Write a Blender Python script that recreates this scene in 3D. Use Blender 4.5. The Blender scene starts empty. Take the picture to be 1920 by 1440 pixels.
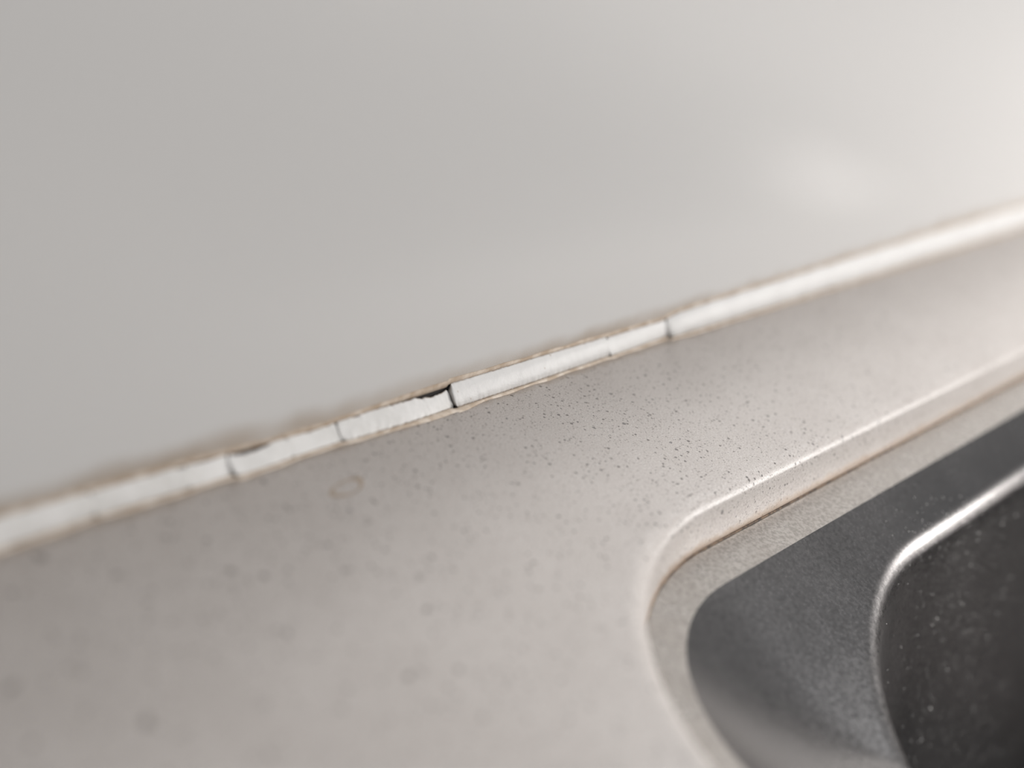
import bpy, math, random
from mathutils import Matrix, Vector, noise
C = bpy.context.scene.collection
MM = 0.001
RND = random.Random(7)

# ------------------------------------------------------------------ camera
F_PX = 2452.12
cam_data = bpy.data.cameras.new('camera')
cam = bpy.data.objects.new('camera', cam_data)
C.objects.link(cam)
rot = Matrix(((0.6613348739, 0.2067281383, -0.7210406794),
              (-0.7132182695, 0.4709881603, -0.5191241209),
              (0.2322840600, 0.8575742707, 0.4589231806)))
M4 = rot.to_4x4()
M4.translation = Vector((-0.21809, -0.17584, 0.15386))
cam.matrix_world = M4
cam_data.sensor_width = 36.0
cam_data.lens = F_PX / 1920 * 36.0
cam_data.clip_start = 0.01
cam_data.clip_end = 50
cam_data.dof.use_dof = True
cam_data.dof.focus_distance = 0.329
cam_data.dof.aperture_fstop = 4.4
bpy.context.scene.camera = cam

# ------------------------------------------------------------------ world, lights, exposure
w = bpy.data.worlds.new('world')
bpy.context.scene.world = w
w.use_nodes = True
w.node_tree.nodes['Background'].inputs[0].default_value = (0.97, 0.985, 1.0, 1)
w.node_tree.nodes['Background'].inputs[1].default_value = 0.175
vs = bpy.context.scene.view_settings
vs.view_transform = 'Standard'
vs.look = 'None'
vs.gamma = 1.0
vs.use_curve_mapping = False
vs.exposure = 0.0


def area(name, loc, target, sx, sy, power, col):
    d = bpy.data.lights.new(name, 'AREA')
    d.shape = 'RECTANGLE'
    d.size, d.size_y, d.energy, d.color = sx, sy, power, col
    o = bpy.data.objects.new(name, d)
    C.objects.link(o)
    o.location = loc
    o.rotation_euler = (Vector(target) - Vector(loc)).to_track_quat('-Z', 'Y').to_euler()
    return o


area('window_light', (0.90, -0.72, 0.39), (0.1, -0.05, 0.0), 0.36, 0.28, 11.5, (1.0, 0.97, 0.94))
area('overhead_fill', (0.50, -0.13, 0.90), (0.2, -0.06, 0.0), 0.34, 0.18, 5.0, (0.96, 0.98, 1.0))  # added overhead fill to brighten the counter, not a known lamp


# ------------------------------------------------------------------ helpers
def link(name, verts, faces, mat, parent=None, smooth=True, uvs=None):
    me = bpy.data.meshes.new(name)
    me.from_pydata([tuple(v) for v in verts], [], faces)
    me.update()
    if smooth:
        for p in me.polygons:
            p.use_smooth = True
    if uvs is not None:
        a = me.attributes.new('prof', 'FLOAT', 'POINT')
        for i, u in enumerate(uvs):
            a.data[i].value = u
    me.materials.append(mat)
    o = bpy.data.objects.new(name, me)
    C.objects.link(o)
    if parent:
        o.parent = parent
    return o


def tag(o, label, cat, group=None, kind=None):
    o['label'] = label
    o['category'] = cat
    if group:
        o['group'] = group
    if kind:
        o['kind'] = kind
    return o


def thing(name, label, cat, loc=(0, 0, 0)):
    o = bpy.data.objects.new(name, None)
    o.empty_display_size = 0.02
    o.location = loc
    C.objects.link(o)
    return tag(o, label, cat)


def nmat(name):
    m = bpy.data.materials.new(name)
    m.use_nodes = True
    nt = m.node_tree
    return m, nt, nt.nodes['Principled BSDF']


class G:
    """tiny node graph helper"""
    def __init__(self, nt):
        self.nt = nt
        self.co = nt.nodes.new('ShaderNodeTexCoord').outputs['Object']

    def set(self, sock, v):
        if hasattr(v, 'is_output'):
            self.nt.links.new(v, sock)
        else:
            sock.default_value = v

    def noise(self, scale, detail=2, rough=0.5, co=None, dist=0.0):
        n = self.nt.nodes.new('ShaderNodeTexNoise')
        self.nt.links.new(co or self.co, n.inputs['Vector'])
        n.inputs['Scale'].default_value = scale
        n.inputs['Detail'].default_value = detail
        n.inputs['Roughness'].default_value = rough
        n.inputs['Distortion'].default_value = dist
        return n.outputs['Fac']

    def voronoi(self, scale, rnd=1.0, co=None):
        n = self.nt.nodes.new('ShaderNodeTexVoronoi')
        self.nt.links.new(co or self.co, n.inputs['Vector'])
        n.inputs['Scale'].default_value = scale
        n.inputs['Randomness'].default_value = rnd
        return n.outputs['Distance'], n.outputs['Color']

    def math(self, op, a, b=0.0, clamp=False):
        n = self.nt.nodes.new('ShaderNodeMath')
        n.operation = op
        n.use_clamp = clamp
        self.set(n.inputs[0], a)
        self.set(n.inputs[1], b)
        return n.outputs[0]

    def map(self, v, a, b, c=0.0, d=1.0):
        n = self.nt.nodes.new('ShaderNodeMapRange')
        n.interpolation_type = 'SMOOTHSTEP'
        self.set(n.inputs[0], v)
        for i, x in enumerate((a, b, c, d)):
            n.inputs[i + 1].default_value = x
        return n.outputs[0]

    def mix(self, f, a, b):
        n = self.nt.nodes.new('ShaderNodeMix')
        n.data_type = 'RGBA'
        self.set(n.inputs[0], f)
        self.set(n.inputs[6], a)
        self.set(n.inputs[7], b)
        return n.outputs[2]

    def sep(self, v=None):
        n = self.nt.nodes.new('ShaderNodeSeparateXYZ')
        self.nt.links.new(v or self.co, n.inputs[0])
        return n.outputs

    def scaleco(self, s, offset=(0, 0, 0), rz=0.0):
        n = self.nt.nodes.new('ShaderNodeMapping')
        self.nt.links.new(self.co, n.inputs[0])
        n.inputs['Scale'].default_value = s
        n.inputs['Location'].default_value = offset
        n.inputs['Rotation'].default_value = (0, 0, rz)
        return n.outputs[0]

    def bump(self, h, dist, strength=1.0):
        n = self.nt.nodes.new('ShaderNodeBump')
        n.inputs['Distance'].default_value = dist
        n.inputs['Strength'].default_value = strength
        self.nt.links.new(h, n.inputs['Height'])
        return n.outputs[0]


# ------------------------------------------------------------------ materials
# glossy off-white wall panel with a tan grime line just above the joint
m_wall, nt, bs = nmat('glossy_white_panel')
g = G(nt)
x, y, z = g.sep()
n1 = g.noise(70, 3, 0.5)
n2 = g.noise(30, 2)
lvl = g.math('ADD', z, g.math('MULTIPLY', g.math('SUBTRACT', n1, 0.5), 0.004))
lvl = g.math('SUBTRACT', lvl, g.math('MULTIPLY', g.map(x, 0.06, 0.34), 0.0050))
band = g.map(lvl, 0.0050, 0.0112, 1.0, 0.0)
strength = g.math('MULTIPLY', band, g.map(n2, 0.30, 0.62, 0.45, 1.0))
grain = g.noise(2600, 2, 0.7)
st2 = g.math('MULTIPLY', strength, g.map(grain, 0.35, 0.65, 0.75, 1.0))
xfade = g.map(x, 0.05, 0.35, 0.95, 0.60)
st2 = g.math('MULTIPLY', st2, xfade)
nt.links.new(g.mix(st2, (0.65, 0.645, 0.638, 1), (0.36, 0.285, 0.215, 1)), bs.inputs['Base Color'])
bs.inputs['Roughness'].default_value = 0.32
bs.inputs['IOR'].default_value = 1.5

# speckled composite stone
m_stone, nt, bs = nmat('speckled_stone')
g = G(nt)
x, y, z = g.sep()
base = g.mix(g.map(g.noise(45, 3), 0.35, 0.65), (0.61, 0.565, 0.535, 1), (0.655, 0.61, 0.58, 1))
fine = g.noise(2300, 3, 0.75)
base = g.mix(g.map(fine, 0.36, 0.60), (0.49, 0.445, 0.415, 1), base)
light = g.noise(1500, 2, 0.6)
base = g.mix(g.math('MULTIPLY', g.map(light, 0.56, 0.70), 0.55), base, (0.74, 0.715, 0.69, 1))


def specks(scale, thr, size, seed, dens_scale=None):
    co = g.scaleco((1, 1, 1), (seed, seed * 1.7, seed * .3))
    wn = g.noise(scale * 1.7, 2, 0.6, co=co)
    d, col = g.voronoi(scale, 1.0, co=co)
    r = g.sep(col)
    pick = g.math('LESS_THAN', r[0], thr)
    rad = g.math('MULTIPLY', r[1], size)
    rad = g.math('ADD', rad, g.math('MULTIPLY', g.math('SUBTRACT', wn, 0.5), size * 1.3))
    inside = g.map(g.math('SUBTRACT', rad, d), 0.0, 0.10)
    return g.math('MULTIPLY', pick, inside)


s1 = specks(900, 0.26, 0.44, 0.31)
s2 = specks(430, 0.085, 0.33, 1.27)
s3 = specks(1500, 0.48, 0.47, 2.71)
col = g.mix(g.math('MULTIPLY', s3, 0.55), base, (0.16, 0.13, 0.12, 1))
col = g.mix(g.math('MULTIPLY', s1, 0.80), col, (0.09, 0.075, 0.07, 1))
col = g.mix(g.math('MULTIPLY', s2, 0.75), col, (0.10, 0.09, 0.09, 1))
# tan grime low on the cut-out edge, and along the joint at the wall
nz = g.noise(260, 3, 0.6)
zl = g.math('ADD', z, g.math('MULTIPLY', g.math('SUBTRACT', nz, 0.5), 0.0030))
edge = g.map(zl, -0.0112, -0.0088, 0.75, 0.0)
col = g.mix(edge, col, (0.42, 0.29, 0.19, 1))
yl = g.math('ADD', y, g.math('MULTIPLY', g.math('SUBTRACT', nz, 0.5), 0.0045))
jn = g.map(yl, -0.0068, -0.0046, 0.0, 0.55)
col = g.mix(jn, col, (0.36, 0.28, 0.21, 1))
nt.links.new(col, bs.inputs['Base Color'])
bs.inputs['Roughness'].default_value = 0.36
hgt = g.math('SUBTRACT', fine, g.math('MULTIPLY', g.math('MAXIMUM', s1, s3), 1.2))
nt.links.new(g.bump(hgt, 0.00012, 0.6), bs.inputs['Normal'])


# white aged sealant
def caulk_mat(name, a, b, rough, edge_amt):
    m, nt, bs = nmat(name)
    g = G(nt)
    at = nt.nodes.new('ShaderNodeAttribute')
    at.attribute_name = 'prof'
    v = at.outputs['Fac']
    e = g.math('ABSOLUTE', g.math('MULTIPLY', g.math('SUBTRACT', v, 0.5), 2.0))
    n = g.noise(700, 4, 0.7)
    ee = g.math('ADD', e, g.math('MULTIPLY', g.math('SUBTRACT', n, 0.5), 0.30))
    dirt = g.math('MULTIPLY', g.map(ee, 0.90, 1.02), edge_amt)
    c = g.mix(g.map(g.noise(120, 3), 0.35, 0.65), a, b)
    p = specks_for(g, 520, 0.10, 0.20)
    c = g.mix(g.math('MULTIPLY', p, 0.5), c, (0.35, 0.28, 0.22, 1))
    nt.links.new(g.mix(dirt, c, (0.30, 0.20, 0.13, 1)), bs.inputs['Base Color'])
    bs.inputs['Roughness'].default_value = rough
    bs.inputs['Subsurface Weight'].default_value = 0.15
    bs.inputs['Subsurface Radius'].default_value = (0.001, 0.001, 0.001)
    nt.links.new(g.bump(g.noise(500, 3, 0.6), 0.00025, 0.5), bs.inputs['Normal'])
    return m


def specks_for(g, scale, thr, size):
    d, col = g.voronoi(scale)
    r = g.sep(col)
    return g.math('MULTIPLY', g.math('LESS_THAN', r[0], thr), g.map(d, size, size * 0.6))


m_caulk = caulk_mat('white_sealant', (0.61, 0.598, 0.585, 1), (0.58, 0.567, 0.555, 1), 0.52, 0.75)
m_caulk_worn = caulk_mat('worn_sealant', (0.65, 0.635, 0.62, 1), (0.60, 0.585, 0.565, 1), 0.55, 0.85)

m_film, nt, bs = nmat('tan_sealant_residue')
g = G(nt)
n = g.noise(230, 3, 0.6)
at = nt.nodes.new('ShaderNodeAttribute')
at.attribute_name = 'prof'
c = g.mix(g.map(n, 0.35, 0.62), (0.66, 0.57, 0.48, 1), (0.46, 0.36, 0.27, 1))
rimd = g.map(g.math('ADD', at.outputs['Fac'], g.math('MULTIPLY', g.math('SUBTRACT', n, 0.5), 0.5)), 0.72, 1.0)
nt.links.new(g.mix(g.math('MULTIPLY', rimd, 0.7), c, (0.30, 0.215, 0.15, 1)), bs.inputs['Base Color'])
bs.inputs['Roughness'].default_value = 0.5

m_grime_shade, nt, bs = nmat('grime_and_shade')
bs.inputs['Base Color'].default_value = (0.014, 0.010, 0.009, 1)  # near-black covers both grime and the painted shade of the gaps
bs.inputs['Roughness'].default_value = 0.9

m_seal, nt, bs = nmat('brown_grime_line')
g = G(nt)
nt.links.new(g.mix(g.map(g.noise(500, 3), 0.35, 0.6), (0.07, 0.05, 0.04, 1), (0.22, 0.15, 0.10, 1)), bs.inputs['Base Color'])
bs.inputs['Roughness'].default_value = 0.8


def steel(name, tint, rough, filmc=None, film=0.0, matte=0.0):
    m, nt, bs = nmat(name)
    g = G(nt)
    grit = g.noise(900, 4, 0.75)
    cloud = g.noise(25, 3, 0.6)
    scr = g.noise(60, 3, 0.7, co=g.scaleco((0.6, 30, 30), (0, 0, 0), 0.12))
    dark = tuple(t * 0.62 for t in tint[:3]) + (1,)
    c = g.mix(g.map(grit, 0.38, 0.60), dark, tint)
    if matte:
        c = g.mix(g.map(g.sep()[2], -0.026, -0.016, 0.15, 0.80), c, tuple(t * 0.84 for t in tint[:3]) + (1,))
    scratch = g.map(scr, 0.66, 0.74)
    r = g.math('ADD', rough, g.math('MULTIPLY', g.math('SUBTRACT', grit, 0.5), 0.14))
    r = g.math('ADD', r, g.math('MULTIPLY', g.math('SUBTRACT', cloud, 0.5), 0.12))
    if matte:
        r = g.math('ADD', r, g.map(g.sep()[2], -0.030, -0.020, matte, 0.0))
    nt.links.new(r, bs.inputs['Roughness'])
    nt.links.new(c, bs.inputs['Base Color'])
    bs.inputs['Metallic'].default_value = 1.0
    if filmc:
        f = g.math('MULTIPLY', g.map(g.noise(90, 4, 0.65), 0.30, 0.65, 0.55, 1.0), film)
        nt.links.new(g.mix(f, c, filmc), bs.inputs['Base Color'])
        nt.links.new(g.math('SUBTRACT', 1.0, f), bs.inputs['Metallic'])
    h = g.math('ADD', g.math('MULTIPLY', grit, 0.7), g.math('MULTIPLY', scratch, 0.25))
    nt.links.new(g.bump(h, 0.00003, 0.45), bs.inputs['Normal'])
    return m


m_rim = steel('limescaled_steel', (0.66, 0.63, 0.60, 1), 0.22, (0.29, 0.25, 0.215, 1), 0.45)
m_bowl = steel('brushed_steel', (0.345, 0.332, 0.33, 1), 0.25, matte=0.06)
m_dust, nt, bs = nmat('pale_dust')
bs.inputs['Base Color'].default_value = (0.85, 0.83, 0.80, 1)
bs.inputs['Roughness'].default_value = 0.8
m_speck, nt, bs = nmat('grey_stone_fleck')
bs.inputs['Base Color'].default_value = (0.22, 0.195, 0.18, 1)
bs.inputs['Roughness'].default_value = 0.5
m_ring, nt, bs = nmat('tan_water_mark')
bs.inputs['Base Color'].default_value = (0.30, 0.235, 0.18, 1)
bs.inputs['Roughness'].default_value = 0.5


# ------------------------------------------------------------------ wall
X0, X1, YF = -0.9, 3.2, -0.62


def box(x0, x1, y0, y1, z0, z1):
    v = [(a, b, c) for a in (x0, x1) for b in (y0, y1) for c in (z0, z1)]
    f = [(0, 1, 3, 2), (4, 6, 7, 5), (0, 4, 5, 1), (2, 3, 7, 6), (0, 2, 6, 4), (1, 5, 7, 3)]
    return v, f


v, f = box(X0, X1, 0.0, 0.02, -0.9, 1.5)
wall = link('wall_back', v, f, m_wall, smooth=False)
wall['kind'] = 'structure'
m_floor, nt, bs = nmat('grey_floor')
bs.inputs['Base Color'].default_value = (0.16, 0.14, 0.12, 1)
v, f = box(X0, X1, -3.0, 0.0, -0.92, -0.9)
flo = link('floor', v, f, m_floor, smooth=False)
flo['kind'] = 'structure'


# ------------------------------------------------------------------ rounded-rectangle loops
def ring(xs, yt, R, z, xe, yb, Re=None):
    """loop of an opening: left edge xs, wall-side edge yt (mm), corner radius R near the camera's corner"""
    Re = Re or R
    P = []
    def arc(cx, cy, r, a0, a1, n):
        for i in range(n):
            a = a0 + (a1 - a0) * i / n
            P.append((cx + r * math.cos(a), cy + r * math.sin(a)))
    def seg(x0, y0, x1, y1, n):
        for i in range(n):
            t = i / n
            P.append((x0 + (x1 - x0) * t, y0 + (y1 - y0) * t))
    h = math.pi / 2
    seg(xe - Re, yt, xs + R, yt, 60)
    arc(xs + R, yt - R, R, h, 2 * h, 64)
    seg(xs, yt - R, xs, yb + Re, 30)
    arc(xs + Re, yb + Re, Re, 2 * h, 3 * h, 24)
    seg(xs + Re, yb, xe - Re, yb, 40)
    arc(xe - Re, yb + Re, Re, 3 * h, 4 * h, 24)
    seg(xe, yb + Re, xe, yt - Re, 30)
    arc(xe - Re, yt - Re, Re, 0, h, 24)
    return [(a * MM, b * MM, z * MM) for a, b in P]


def loft(rings, cap=False):
    n = len(rings[0])
    V = [p for r in rings for p in r]
    Fc = []
    for k in range(len(rings) - 1):
        for i in range(n):
            j = (i + 1) % n
            Fc.append((k * n + i, k * n + j, (k + 1) * n + j, (k + 1) * n + i))
    if cap:
        Fc.append(tuple((len(rings) - 1) * n + i for i in range(n)))
    return V, Fc


XE, YB = 400, -440            # far ends of the opening, outside the picture
HX, HY, HR = -43.5, -65.3, 72.0


def hole(off, z):            # off > 0: inwards
    return ring(HX + off, HY - off, max(HR - off, 5), z, XE - off, YB + off, 48 - off)


# ------------------------------------------------------------------ countertop
base_r = hole(-8.5, 0)
cx, cy = 0.18, -0.25
outer = []
for (a, b, c) in base_r:
    dx, dy = a - cx, b - cy
    t = min(((X1 if dx > 0 else X0) - cx) / dx if abs(dx) > 1e-9 else 1e9,
            ((0.0 if dy > 0 else YF) - cy) / dy if abs(dy) > 1e-9 else 1e9)
    outer.append((cx + dx * t, cy + dy * t))
rings = [[(a, b, -0.012) for a, b in outer], [(a, b, 0.0) for a, b in outer], hole(-7.8, 0)]
LIP, LA, LB = 7.0, 5.0, 3.4
for k in range(0, 13):
    a = math.radians(68) * k / 12
    rings.append(hole(-LIP + LA * math.sin(a), -LB * (1 - math.cos(a))))
o1, z1 = -LIP + LA * math.sin(math.radians(68)), -LB * (1 - math.cos(math.radians(68)))
for t in (.12, .3, .5, .75, 1.0):
    rings.append(hole(o1 * (1 - t), z1 + (-11.5 - z1) * t))
rings.append(hole(-0.15, -11.85))
rings.append(hole(-0.5, -12))
rings.append(hole(-30, -12))
top = thing('countertop', 'pale speckled stone countertop with rounded cut-out around the steel sink', 'countertop')
v, f = loft(rings)
slab = link('slab', v, f, m_stone, top)

# flecks seen out of focus in the stone: inlaid chips
CAMP = M4.translation
def at(px, py, z=0.0, y=None):
    ray = rot @ Vector(((px - 960), -(py - 720), -F_PX))
    s = (z - CAMP.z) / ray.z if y is None else (y - CAMP.y) / ray.y
    return CAMP + ray * s


V, Fc = [], []
flecks = [(1000, 1055, 1.3), (430, 1070, 1.3), (495, 1080, 1.7), (388, 1013, 1.3), (310, 1008, 1.1), (220, 1078, 1.2),
          (810, 1045, 1.1), (850, 1068, 1.1), (800, 1143, 1.5), (765, 1268, 1.9), (275, 1355, 2.2), (22, 1112, 1.4),
          (1137, 1010, 1.0), (1125, 1042, .8), (628, 940, .8), (702, 941, .8), (740, 896, .7), (783, 912, .9), (806, 918, .8),
          (697, 1062, 1.0), (880, 1010, .7), (860, 1255, 1.5), (20, 1290, 1.8), (60, 1395, 1.5), (640, 1330, 1.1),
          (1010, 1105, .9), (520, 1180, 1.2), (75, 1045, 2.4), (275, 1130, 1.1), (905, 1345, 1.2), (1035, 893, .7),
          (850, 846, .7), (640, 1010, .7), (930, 970, .7), (1110, 905, .7)]
for (px, py, dia) in flecks:
    p = at(px, py)
    n = 9
    b0 = len(V)
    ph = RND.random() * 6
    el = RND.uniform(0.7, 1.0)
    V.append((p.x, p.y, 0.00004))
    for i in range(n):
        a = 2 * math.pi * i / n
        r = dia * MM / 2 * (1 + 0.25 * math.sin(2 * a + ph) + RND.uniform(-.12, .12))
        V.append((p.x + r * math.cos(a), p.y + r * math.sin(a) * el, 0.00002))
    for i in range(n):
        Fc.append((b0, b0 + 1 + i, b0 + 1 + (i + 1) % n))
fl = link('dark_flecks', V, Fc, m_speck, top, smooth=False)
fl['kind'] = 'stuff'
fl['label'] = 'scattered darker grey flecks in the stone'

# dried ring mark on the stone near the joint
p0 = at(651, 914)
V, Fc = [], []
n = 48
for i in range(n):
    a = 2 * math.pi * i / n
    wv = 0.30 + 0.10 * math.sin(a * 2 + 1) + 0.04 * math.sin(5 * a)
    r = 1 + 0.06 * math.sin(3 * a)
    for rr, zz in ((r - wv / 2, 0.00001), (r, 0.00006), (r + wv / 2, 0.00001)):
        lx, ly = 4.4 * rr * math.cos(a) * MM, 2.0 * rr * math.sin(a) * MM
        ang = 0.17
        V.append((p0.x + lx * math.cos(ang) - ly * math.sin(ang), p0.y + lx * math.sin(ang) + ly * math.cos(ang), zz))
for i in range(n):
    j = (i + 1) % n
    for k in (0, 1):
        Fc.append((i * 3 + k, i * 3 + k + 1, j * 3 + k + 1, j * 3 + k))
ro = link('ring_mark', V, Fc, m_ring, top)
ro['label'] = 'thin tan dried ring mark'

# ------------------------------------------------------------------ sink
sink = thing('sink', 'undermounted brushed stainless steel sink below the stone cut-out', 'sink', (0, 0, 0))
RX, RY, RR = -26.0, -76.0, 48.0
rim = [ring(HX - 20, HY + 20, HR + 20, -13.4, XE + 20, YB - 20, 70),
       ring(HX - 20, HY + 20, HR + 20, -12.2, XE + 20, YB - 20, 70),
       ring(HX - 2, HY + 2, HR + 2, -12.3, XE + 2, YB - 2, 50),
       ring(RX - 1.4, RY + 1.4, RR + 1.2, -12.5, XE - 8.6, YB + 8.6, 41),
       ring(RX, RY, RR, -12.55, XE - 10, YB + 10, 40)]
v, f = loft(rim)
rimo = link('rim', v, f, m_rim, sink)
rimo['label'] = 'narrow flat limescaled rim'
# ledge that dips gently, a rolled crease, the deep bowl wall and floor
B0 = (RX, RY, RR)
B1 = (10.0, -88.5, 90.0)


def rim_dist(px, py):
    """distance inwards from the rim edge, mm"""
    cxm, cym = (RX + XE - 10) / 2, (RY + YB + 10) / 2
    hx, hy = (XE - 10 - RX) / 2 - RR, (RY - YB - 10) / 2 - RR
    qx, qy = abs(px - cxm) - hx, abs(py - cym) - hy
    return -(math.hypot(max(qx, 0), max(qy, 0)) + min(max(qx, qy), 0) - RR)


def dip(P, extra=0.0):
    out = []
    for a, b, c in P:
        d = max(0.0, rim_dist(a / MM, b / MM))
        out.append((a, b, (-12.56 - DROP * (1 - math.exp(-d / DLEN)) + extra) * MM))
    return out


DROP, DLEN = 22.0, 46.0
bowl = []
n_ = 26
for k in range(n_ + 1):
    t = k / n_
    xs = B0[0] + (B1[0] - B0[0]) * t
    yt = B0[1] + (B1[1] - B0[1]) * t
    rr_ = B0[2] + (B1[2] - B0[2]) * t
    bowl.append(dip(ring(xs, yt, rr_, 0, XE - 10 - 16 * t, YB + 10 + 16 * t, 40 + 50 * t)))
crease = bowl[-1]


def below(off, dz, R=None, fl=0.0):
    """ring inset by off; height = crease height + dz, evening out to a level ring as fl goes to 1"""
    P = ring(B1[0] + off, B1[1] - off, R or max(90 - off, 55), 0, XE - 26 - off, YB + 26 + off, max(90 - off, 60))
    return [(a, b, ((c[2] / MM) * (1 - fl) + (-23) * fl + dz) * MM) for (a, b, _), c in zip(P, crease)]


ROLL = 8.0
th0 = math.radians(20)
for k in range(1, 19):
    a = th0 + (math.radians(71) - th0) * k / 18
    off = ROLL * (math.sin(a) - math.sin(th0))
    dz = -ROLL * (math.cos(th0) - math.cos(a))
    bowl.append(below(off, dz))
offe, ze = off, dz
for k in range(1, 11):
    t = k / 10
    bowl.append(below(offe + 42 * t, ze - 140 * t, None, t))
offe += 42
ze -= 140
for k in range(1, 11):
    a = math.radians(17 + 73 * k / 10)
    o_ = offe + 38 * (math.cos(math.radians(17)) - math.cos(a))
    bowl.append(below(o_, ze - 38 * (math.sin(a) - math.sin(math.radians(17))), None, 1))
v, f = loft(bowl, cap=True)
bo = link('bowl', v, f, m_bowl, sink)

# grime line where stone meets steel
pts = hole(-0.05, -12.15)
n = len(pts)
V, Fc = [], []
for i, p in enumerate(pts):
    q = pts[(i + 1) % n]
    o = pts[i - 1]
    t = (Vector(q) - Vector(o)).normalized()
    nr = Vector((t.y, -t.x, 0))
    r = 0.34 * MM * (1 + 0.45 * noise.noise(Vector(p) * 350))
    for k in range(6):
        a = k * math.pi / 3
        c_ = Vector(p) + nr * (r * math.cos(a)) + Vector((0, 0, r * math.sin(a)))
        V.append(c_)
for i in range(n):
    j = (i + 1) % n
    for k in range(6):
        l = (k + 1) % 6
        Fc.append((i * 6 + k, i * 6 + l, j * 6 + l, j * 6 + k))
gl = link('grime_line', V, Fc, m_seal, sink)
gl['label'] = 'thin dark brown grime line under the stone edge'

# ------------------------------------------------------------------ dust on the steel
bpy.context.view_layer.update()
def hit(px, py):
    ray = (rot @ Vector(((px - 960), -(py - 720), -F_PX))).normalized()
    ok, loc, nr, idx = bo.ray_cast(CAMP, ray)
    return (loc, nr) if ok else (None, None)


V, Fc = [], []
def grain(loc, nr, r):
    b0 = len(V)
    t = nr.orthogonal().normalized()
    u = nr.cross(t)
    for i in range(5):
        a = 2 * math.pi * i / 5
        V.append(loc + (t * math.cos(a) + u * math.sin(a)) * r * RND.uniform(.7, 1.2))
    V.append(loc + nr * r * 0.7)
    V.append(loc - nr * r * 0.3)
    for i in range(5):
        j = (i + 1) % 5
        Fc.append((b0 + i, b0 + j, b0 + 5))
        Fc.append((b0 + j, b0 + i, b0 + 6))


big = [(1879, 983), (1835, 1000), (1833, 1013), (1812, 1037), (1776, 1256), (1824, 1330), (1744, 1328), (1728, 1388),
       (1804, 1133), (1748, 1172), (1882, 1107), (1852, 1195), (1870, 1150), (1895, 1083), (1905, 967), (1820, 1060),
       (1455, 1006), (1880, 1120), (1757, 1160)]
for (px, py) in big:
    l, nr = hit(px, py)
    if l:
        grain(l, nr, 0.00042)
for i in range(620):
    px = RND.gauss(1800, 60)
    py = RND.uniform(930, 1440)
    if px > 1990 or px < 1660:
        continue
    l, nr = hit(px, py)
    if l:
        grain(l, nr, RND.uniform(0.00010, 0.00024))
du = link('dust_specks', V, Fc, m_dust, sink, smooth=False)
du['kind'] = 'stuff'
du['label'] = 'fine pale dust specks on the bowl wall'


# ------------------------------------------------------------------ cracked sealant bead in the joint
def table(T, x):
    if x <= T[0][0]:
        return T[0][1]
    for (a, b), (c, d) in zip(T, T[1:]):
        if x <= c:
            t = (x - a) / (c - a)
            return b + (d - b) * t
    return T[-1][1]


bead = thing('sealant_bead', 'cracked white sealant bead along the joint between wall and countertop', 'sealant')
ZT = [(-300, 5.2), (-115, 4.7), (-97, 4.5), (-75, 4.1), (-63, 3.5), (-49, 3.2), (-38, 3.1), (-35, 3.4), (-24, 3.7), (0, 4.1), (.4, 4.7), (30, 4.9), (63, 4.9),
      (63.4, 4.7), (91, 4.9), (91.5, 5.1), (97, 6.0), (112, 6.5), (166, 7.4), (244, 8.4), (345, 9.2), (1400, 10)]
YBT = [(-300, 3.4), (-116, 3.2), (-97, 2.6), (-85, 2.9), (-75, 3.2), (-65.5, 3.0), (-65, 3.9), (-55, 3.9), (-49, 3.5), (-36, 3.3), (-35, 3.5), (-32, 3.8),
       (-15, 4.1), (-.5, 3.7), (0, 4.2), (30, 3.7), (62.5, 2.9), (63.4, 3.2), (91, 2.3), (92, 3.6), (120, 3.8), (250, 4.2), (1400, 4.6)]


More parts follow.
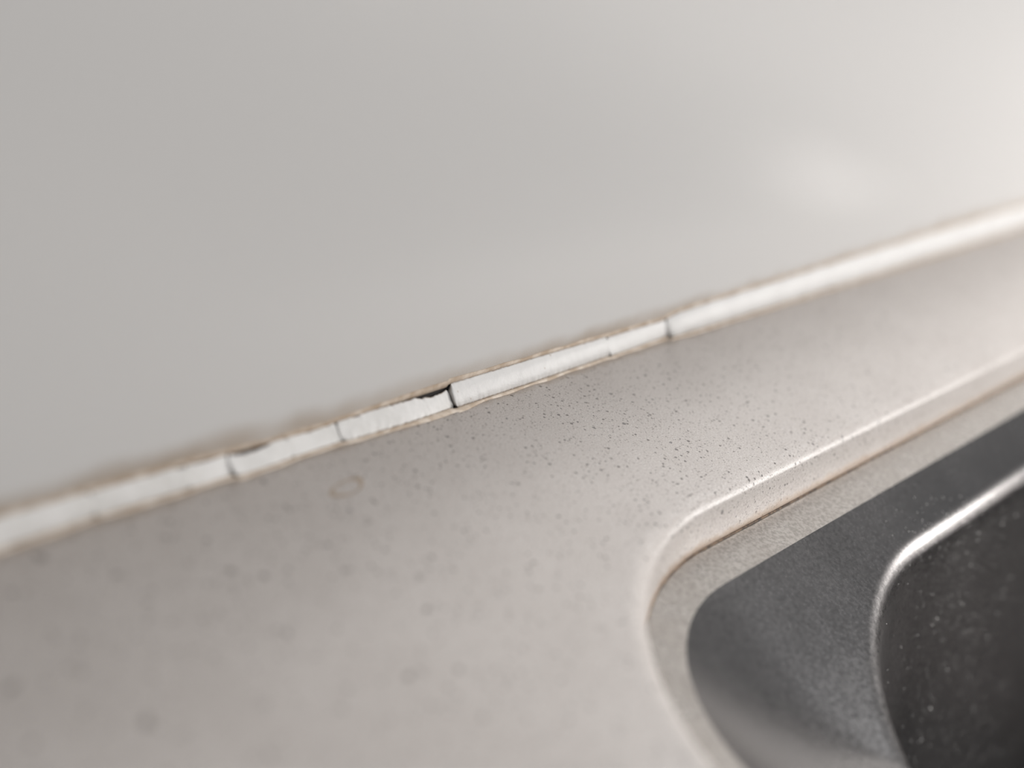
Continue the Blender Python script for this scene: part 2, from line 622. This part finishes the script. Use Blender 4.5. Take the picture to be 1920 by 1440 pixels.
def piece(x0, x1, bulge, mat, seed, endL=0.5, endR=0.5, gaps=(), ztm=0.0, ybm=0.0, jag=0.18, label=None, step=0.45, soft=0.0, ramp=0.0):
    bulge0 = bulge
    L = x1 - x0
    nx = int(min(600, max(10, L / step)))
    NV = 13
    V, Fc, U = [], [], []
    S = Vector((seed * 3.1, seed * 1.3, 0))
    per = NV + 1
    secs = []
    for i in range(nx + 1):
        u = i / nx
        # cluster sections near the ends
        xx = x0 + L * u
        secs.append((xx, 1.0))
    # softened end sections
    pre = [(x0, 0.86 - soft), (x0 + .05, 0.95 - soft / 3), (x0 + .18, .99)]
    post = [(x1 - .18, .99), (x1 - .05, .95 - soft / 3), (x1, .86 - soft)]
    secs = pre + [s for s in secs if x0 + .3 < s[0] < x1 - .3] + post
    for (xx, sc) in secs:
        if ramp:
            q = min(1.0, (xx - x0) / ramp)
            bulge = bulge0 * (0.4 + 0.6 * q * q * (3 - 2 * q))
        zt = table(ZT, xx) + ztm
        yb = table(YBT, xx) + ybm
        zj = 1.1 * jag * noise.noise(Vector((xx * 0.9, 0, 0)) + S) + jag * .9 * noise.noise(Vector((xx * 2.7, 5, 0)) + S)
        yj = 1.1 * jag * noise.noise(Vector((xx * 0.8, 9, 0)) + S) + jag * 1.0 * noise.noise(Vector((xx * 2.3, 14, 0)) + S)
        gy = 0.04
        for (ga, gb, gd) in gaps:
            if ga < xx < gb:
                s = math.sin(math.pi * (xx - ga) / (gb - ga)) ** 0.7
                gy += gd * s
                zt -= gd * 0.9 * s
        A = Vector((0, -gy, zt))
        B = Vector((0, -yb, 0.03))
        nrm = Vector((0, -(zt), -(yb)))
        nrm = Vector((0, -zt, -0)).normalized() * 0 + Vector((0, -(zt - .03), (yb - gy))).normalized()
        ctr = (A + B) / 2
        for k in range(NV):
            v_ = k / (NV - 1)
            prof = (1 - abs(2 * v_ - 1) ** 2.6)
            P = A + (B - A) * v_ + nrm * (bulge * prof)
            if nrm.y > 0:
                pass
            P.z += zj * max(0, 1 - 2 * v_) ** 3
            P.y -= yj * max(0, 2 * v_ - 1) ** 3
            wob = 0.05 * noise.noise(Vector((xx * .45, v_ * 2.2, 3)) + S)
            P = P + nrm * wob * prof
            Q = ctr + (P - ctr) * (1 - (1 - sc) * 0.25) - nrm * ((1 - sc) * bulge * 1.1 * prof)
            # ends retract near the two long edges -> rounded corners
            e = abs(2 * v_ - 1) ** 3
            if xx < x0 + L * 0.5:
                dx = endL * e * max(0, 1 - (xx - x0) / 1.6)
            else:
                dx = -endR * e * max(0, 1 - (x1 - xx) / 1.6)
            dx += 0.35 * (v_ ** 2) * 0
            V.append(((xx + dx) * MM, Q.y * MM, max(Q.z, 0.03) * MM))
            U.append(v_)
        V.append((xx * MM, -0.15 * MM, 0.05 * MM))
        U.append(0.5)
    n = len(secs)
    for i in range(n - 1):
        for k in range(per):
            l = (k + 1) % per
            Fc.append((i * per + k, (i + 1) * per + k, (i + 1) * per + l, i * per + l))
    Fc.append(tuple(range(per)))
    Fc.append(tuple((n - 1) * per + k for k in reversed(range(per))))
    o = link('sealant_piece', V, Fc, mat, bead, uvs=U)
    if label:
        o['label'] = label
    return o


piece(-300, -96.95, 0.45, m_caulk_worn, 1, 0, .2, step=1.0)
piece(-96.9, -75.25, 0.30, m_caulk_worn, 2, .5, .6, gaps=((-78, -75, .2),), ztm=-.15)
piece(-75.3, -65.2, 0.05, m_caulk_worn, 3, .1, .1, gaps=((-75, -66.5, .25),), ztm=-.1, jag=.10)
piece(-65.35, -49.3, 0.12, m_caulk_worn, 4, .9, .3, gaps=((-65.6, -53.2, .75),))
piece(-49.4, -35.33, 0.05, m_caulk_worn, 5, .3, .2, ztm=-.05, gaps=((-44, -41, .15),))
piece(-35.45, -0.14, 0.20, m_caulk_worn, 6, .7, .3, gaps=((-31, -27.5, .2), (-24, 4.5, .30), (-10.5, 1.6, .75)), jag=.22, soft=.12,
      label='flat worn piece left of the open crack')
piece(0.0, 63.2, 0.75, m_caulk, 7, 1.3, .3, jag=.16, soft=.15, label='smooth rounded white piece right of the open crack')
piece(63.15, 91.55, 0.45, m_caulk, 8, 1.1, .2, ztm=-.2, jag=.10)
piece(91.45, 1400, 1.0, m_caulk, 9, 1.3, 0, jag=.30, step=1.2, ramp=9, label='long bulging white piece towards the far end')


# residue films left on wall and counter
def film(kind, seed, x0=-300, x1=900):
    V, Fc, U = [], [], []
    S = Vector((seed * 2.1, 7, 0))
    xs = []
    xx = x0
    while xx < x1:
        xs.append(xx)
        xx += 0.5 if -130 < xx < 130 else 2.0
    for xx in xs:
        n1 = noise.noise(Vector((xx * .12, 0, 0)) + S)
        n2 = noise.noise(Vector((xx * .9, 3, 0)) + S)
        if kind == 'wall':
            b = table(ZT, xx)
            lo, hi = b - 0.30, b + 1.1 + .30 * n1 + .06 * n2
            hi += 0.5 * math.exp(-((xx + 5) / 14) ** 2)
            prof = [(hi, .01, 1), (hi - .18, .06, .8), ((lo + hi) / 2, .12, .3), (lo + .05, .13, 0), (lo, .01, 0)]
            for z_, d, u_ in prof:
                V.append((xx * MM, -d * MM, z_ * MM))
                U.append(u_)
        else:
            b = table(YBT, xx)
            lo, hi = b + .02, b + 1.15 + .45 * n1 + .09 * n2
            hi += 0.9 * math.exp(-((xx + 5) / 10) ** 2)
            prof = [(hi, .005, 1), (hi - .2, .09, .75), ((lo + hi) / 2 + .2, .20, .25), (lo, .10, 0), (lo - .1, .01, 0)]
            for y_, d, u_ in prof:
                V.append((xx * MM, -y_ * MM, d * MM))
                U.append(u_)
    k5 = 5
    for i in range(len(xs) - 1):
        for k in range(4):
            a, b_, c_, d_ = i * k5 + k, i * k5 + k + 1, (i + 1) * k5 + k + 1, (i + 1) * k5 + k
            Fc.append((a, d_, c_, b_) if kind == 'wall' else (a, b_, c_, d_))
    o = link('residue_film', V, Fc, m_film, bead, uvs=U)
    o['label'] = 'tan stained residue film on the wall' if kind == 'wall' else 'tan stained residue film on the stone'


film('wall', 1)
film('stone', 2)
# grime and painted shade in the open corner behind the pieces and along their lower edge
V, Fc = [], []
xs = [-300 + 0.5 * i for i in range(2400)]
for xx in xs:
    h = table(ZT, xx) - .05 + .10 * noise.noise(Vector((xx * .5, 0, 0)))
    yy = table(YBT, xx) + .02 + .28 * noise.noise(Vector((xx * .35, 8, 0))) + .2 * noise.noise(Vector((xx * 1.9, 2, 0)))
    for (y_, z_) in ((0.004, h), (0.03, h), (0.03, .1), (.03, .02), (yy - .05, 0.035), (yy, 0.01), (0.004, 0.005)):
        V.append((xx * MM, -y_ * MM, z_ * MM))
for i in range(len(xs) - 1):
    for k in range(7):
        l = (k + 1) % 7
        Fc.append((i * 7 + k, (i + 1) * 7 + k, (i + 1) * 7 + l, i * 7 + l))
gj = link('grime_and_shade', V, Fc, m_grime_shade, bead)
gj['label'] = 'grime and painted shade in the cracks and under the bead'
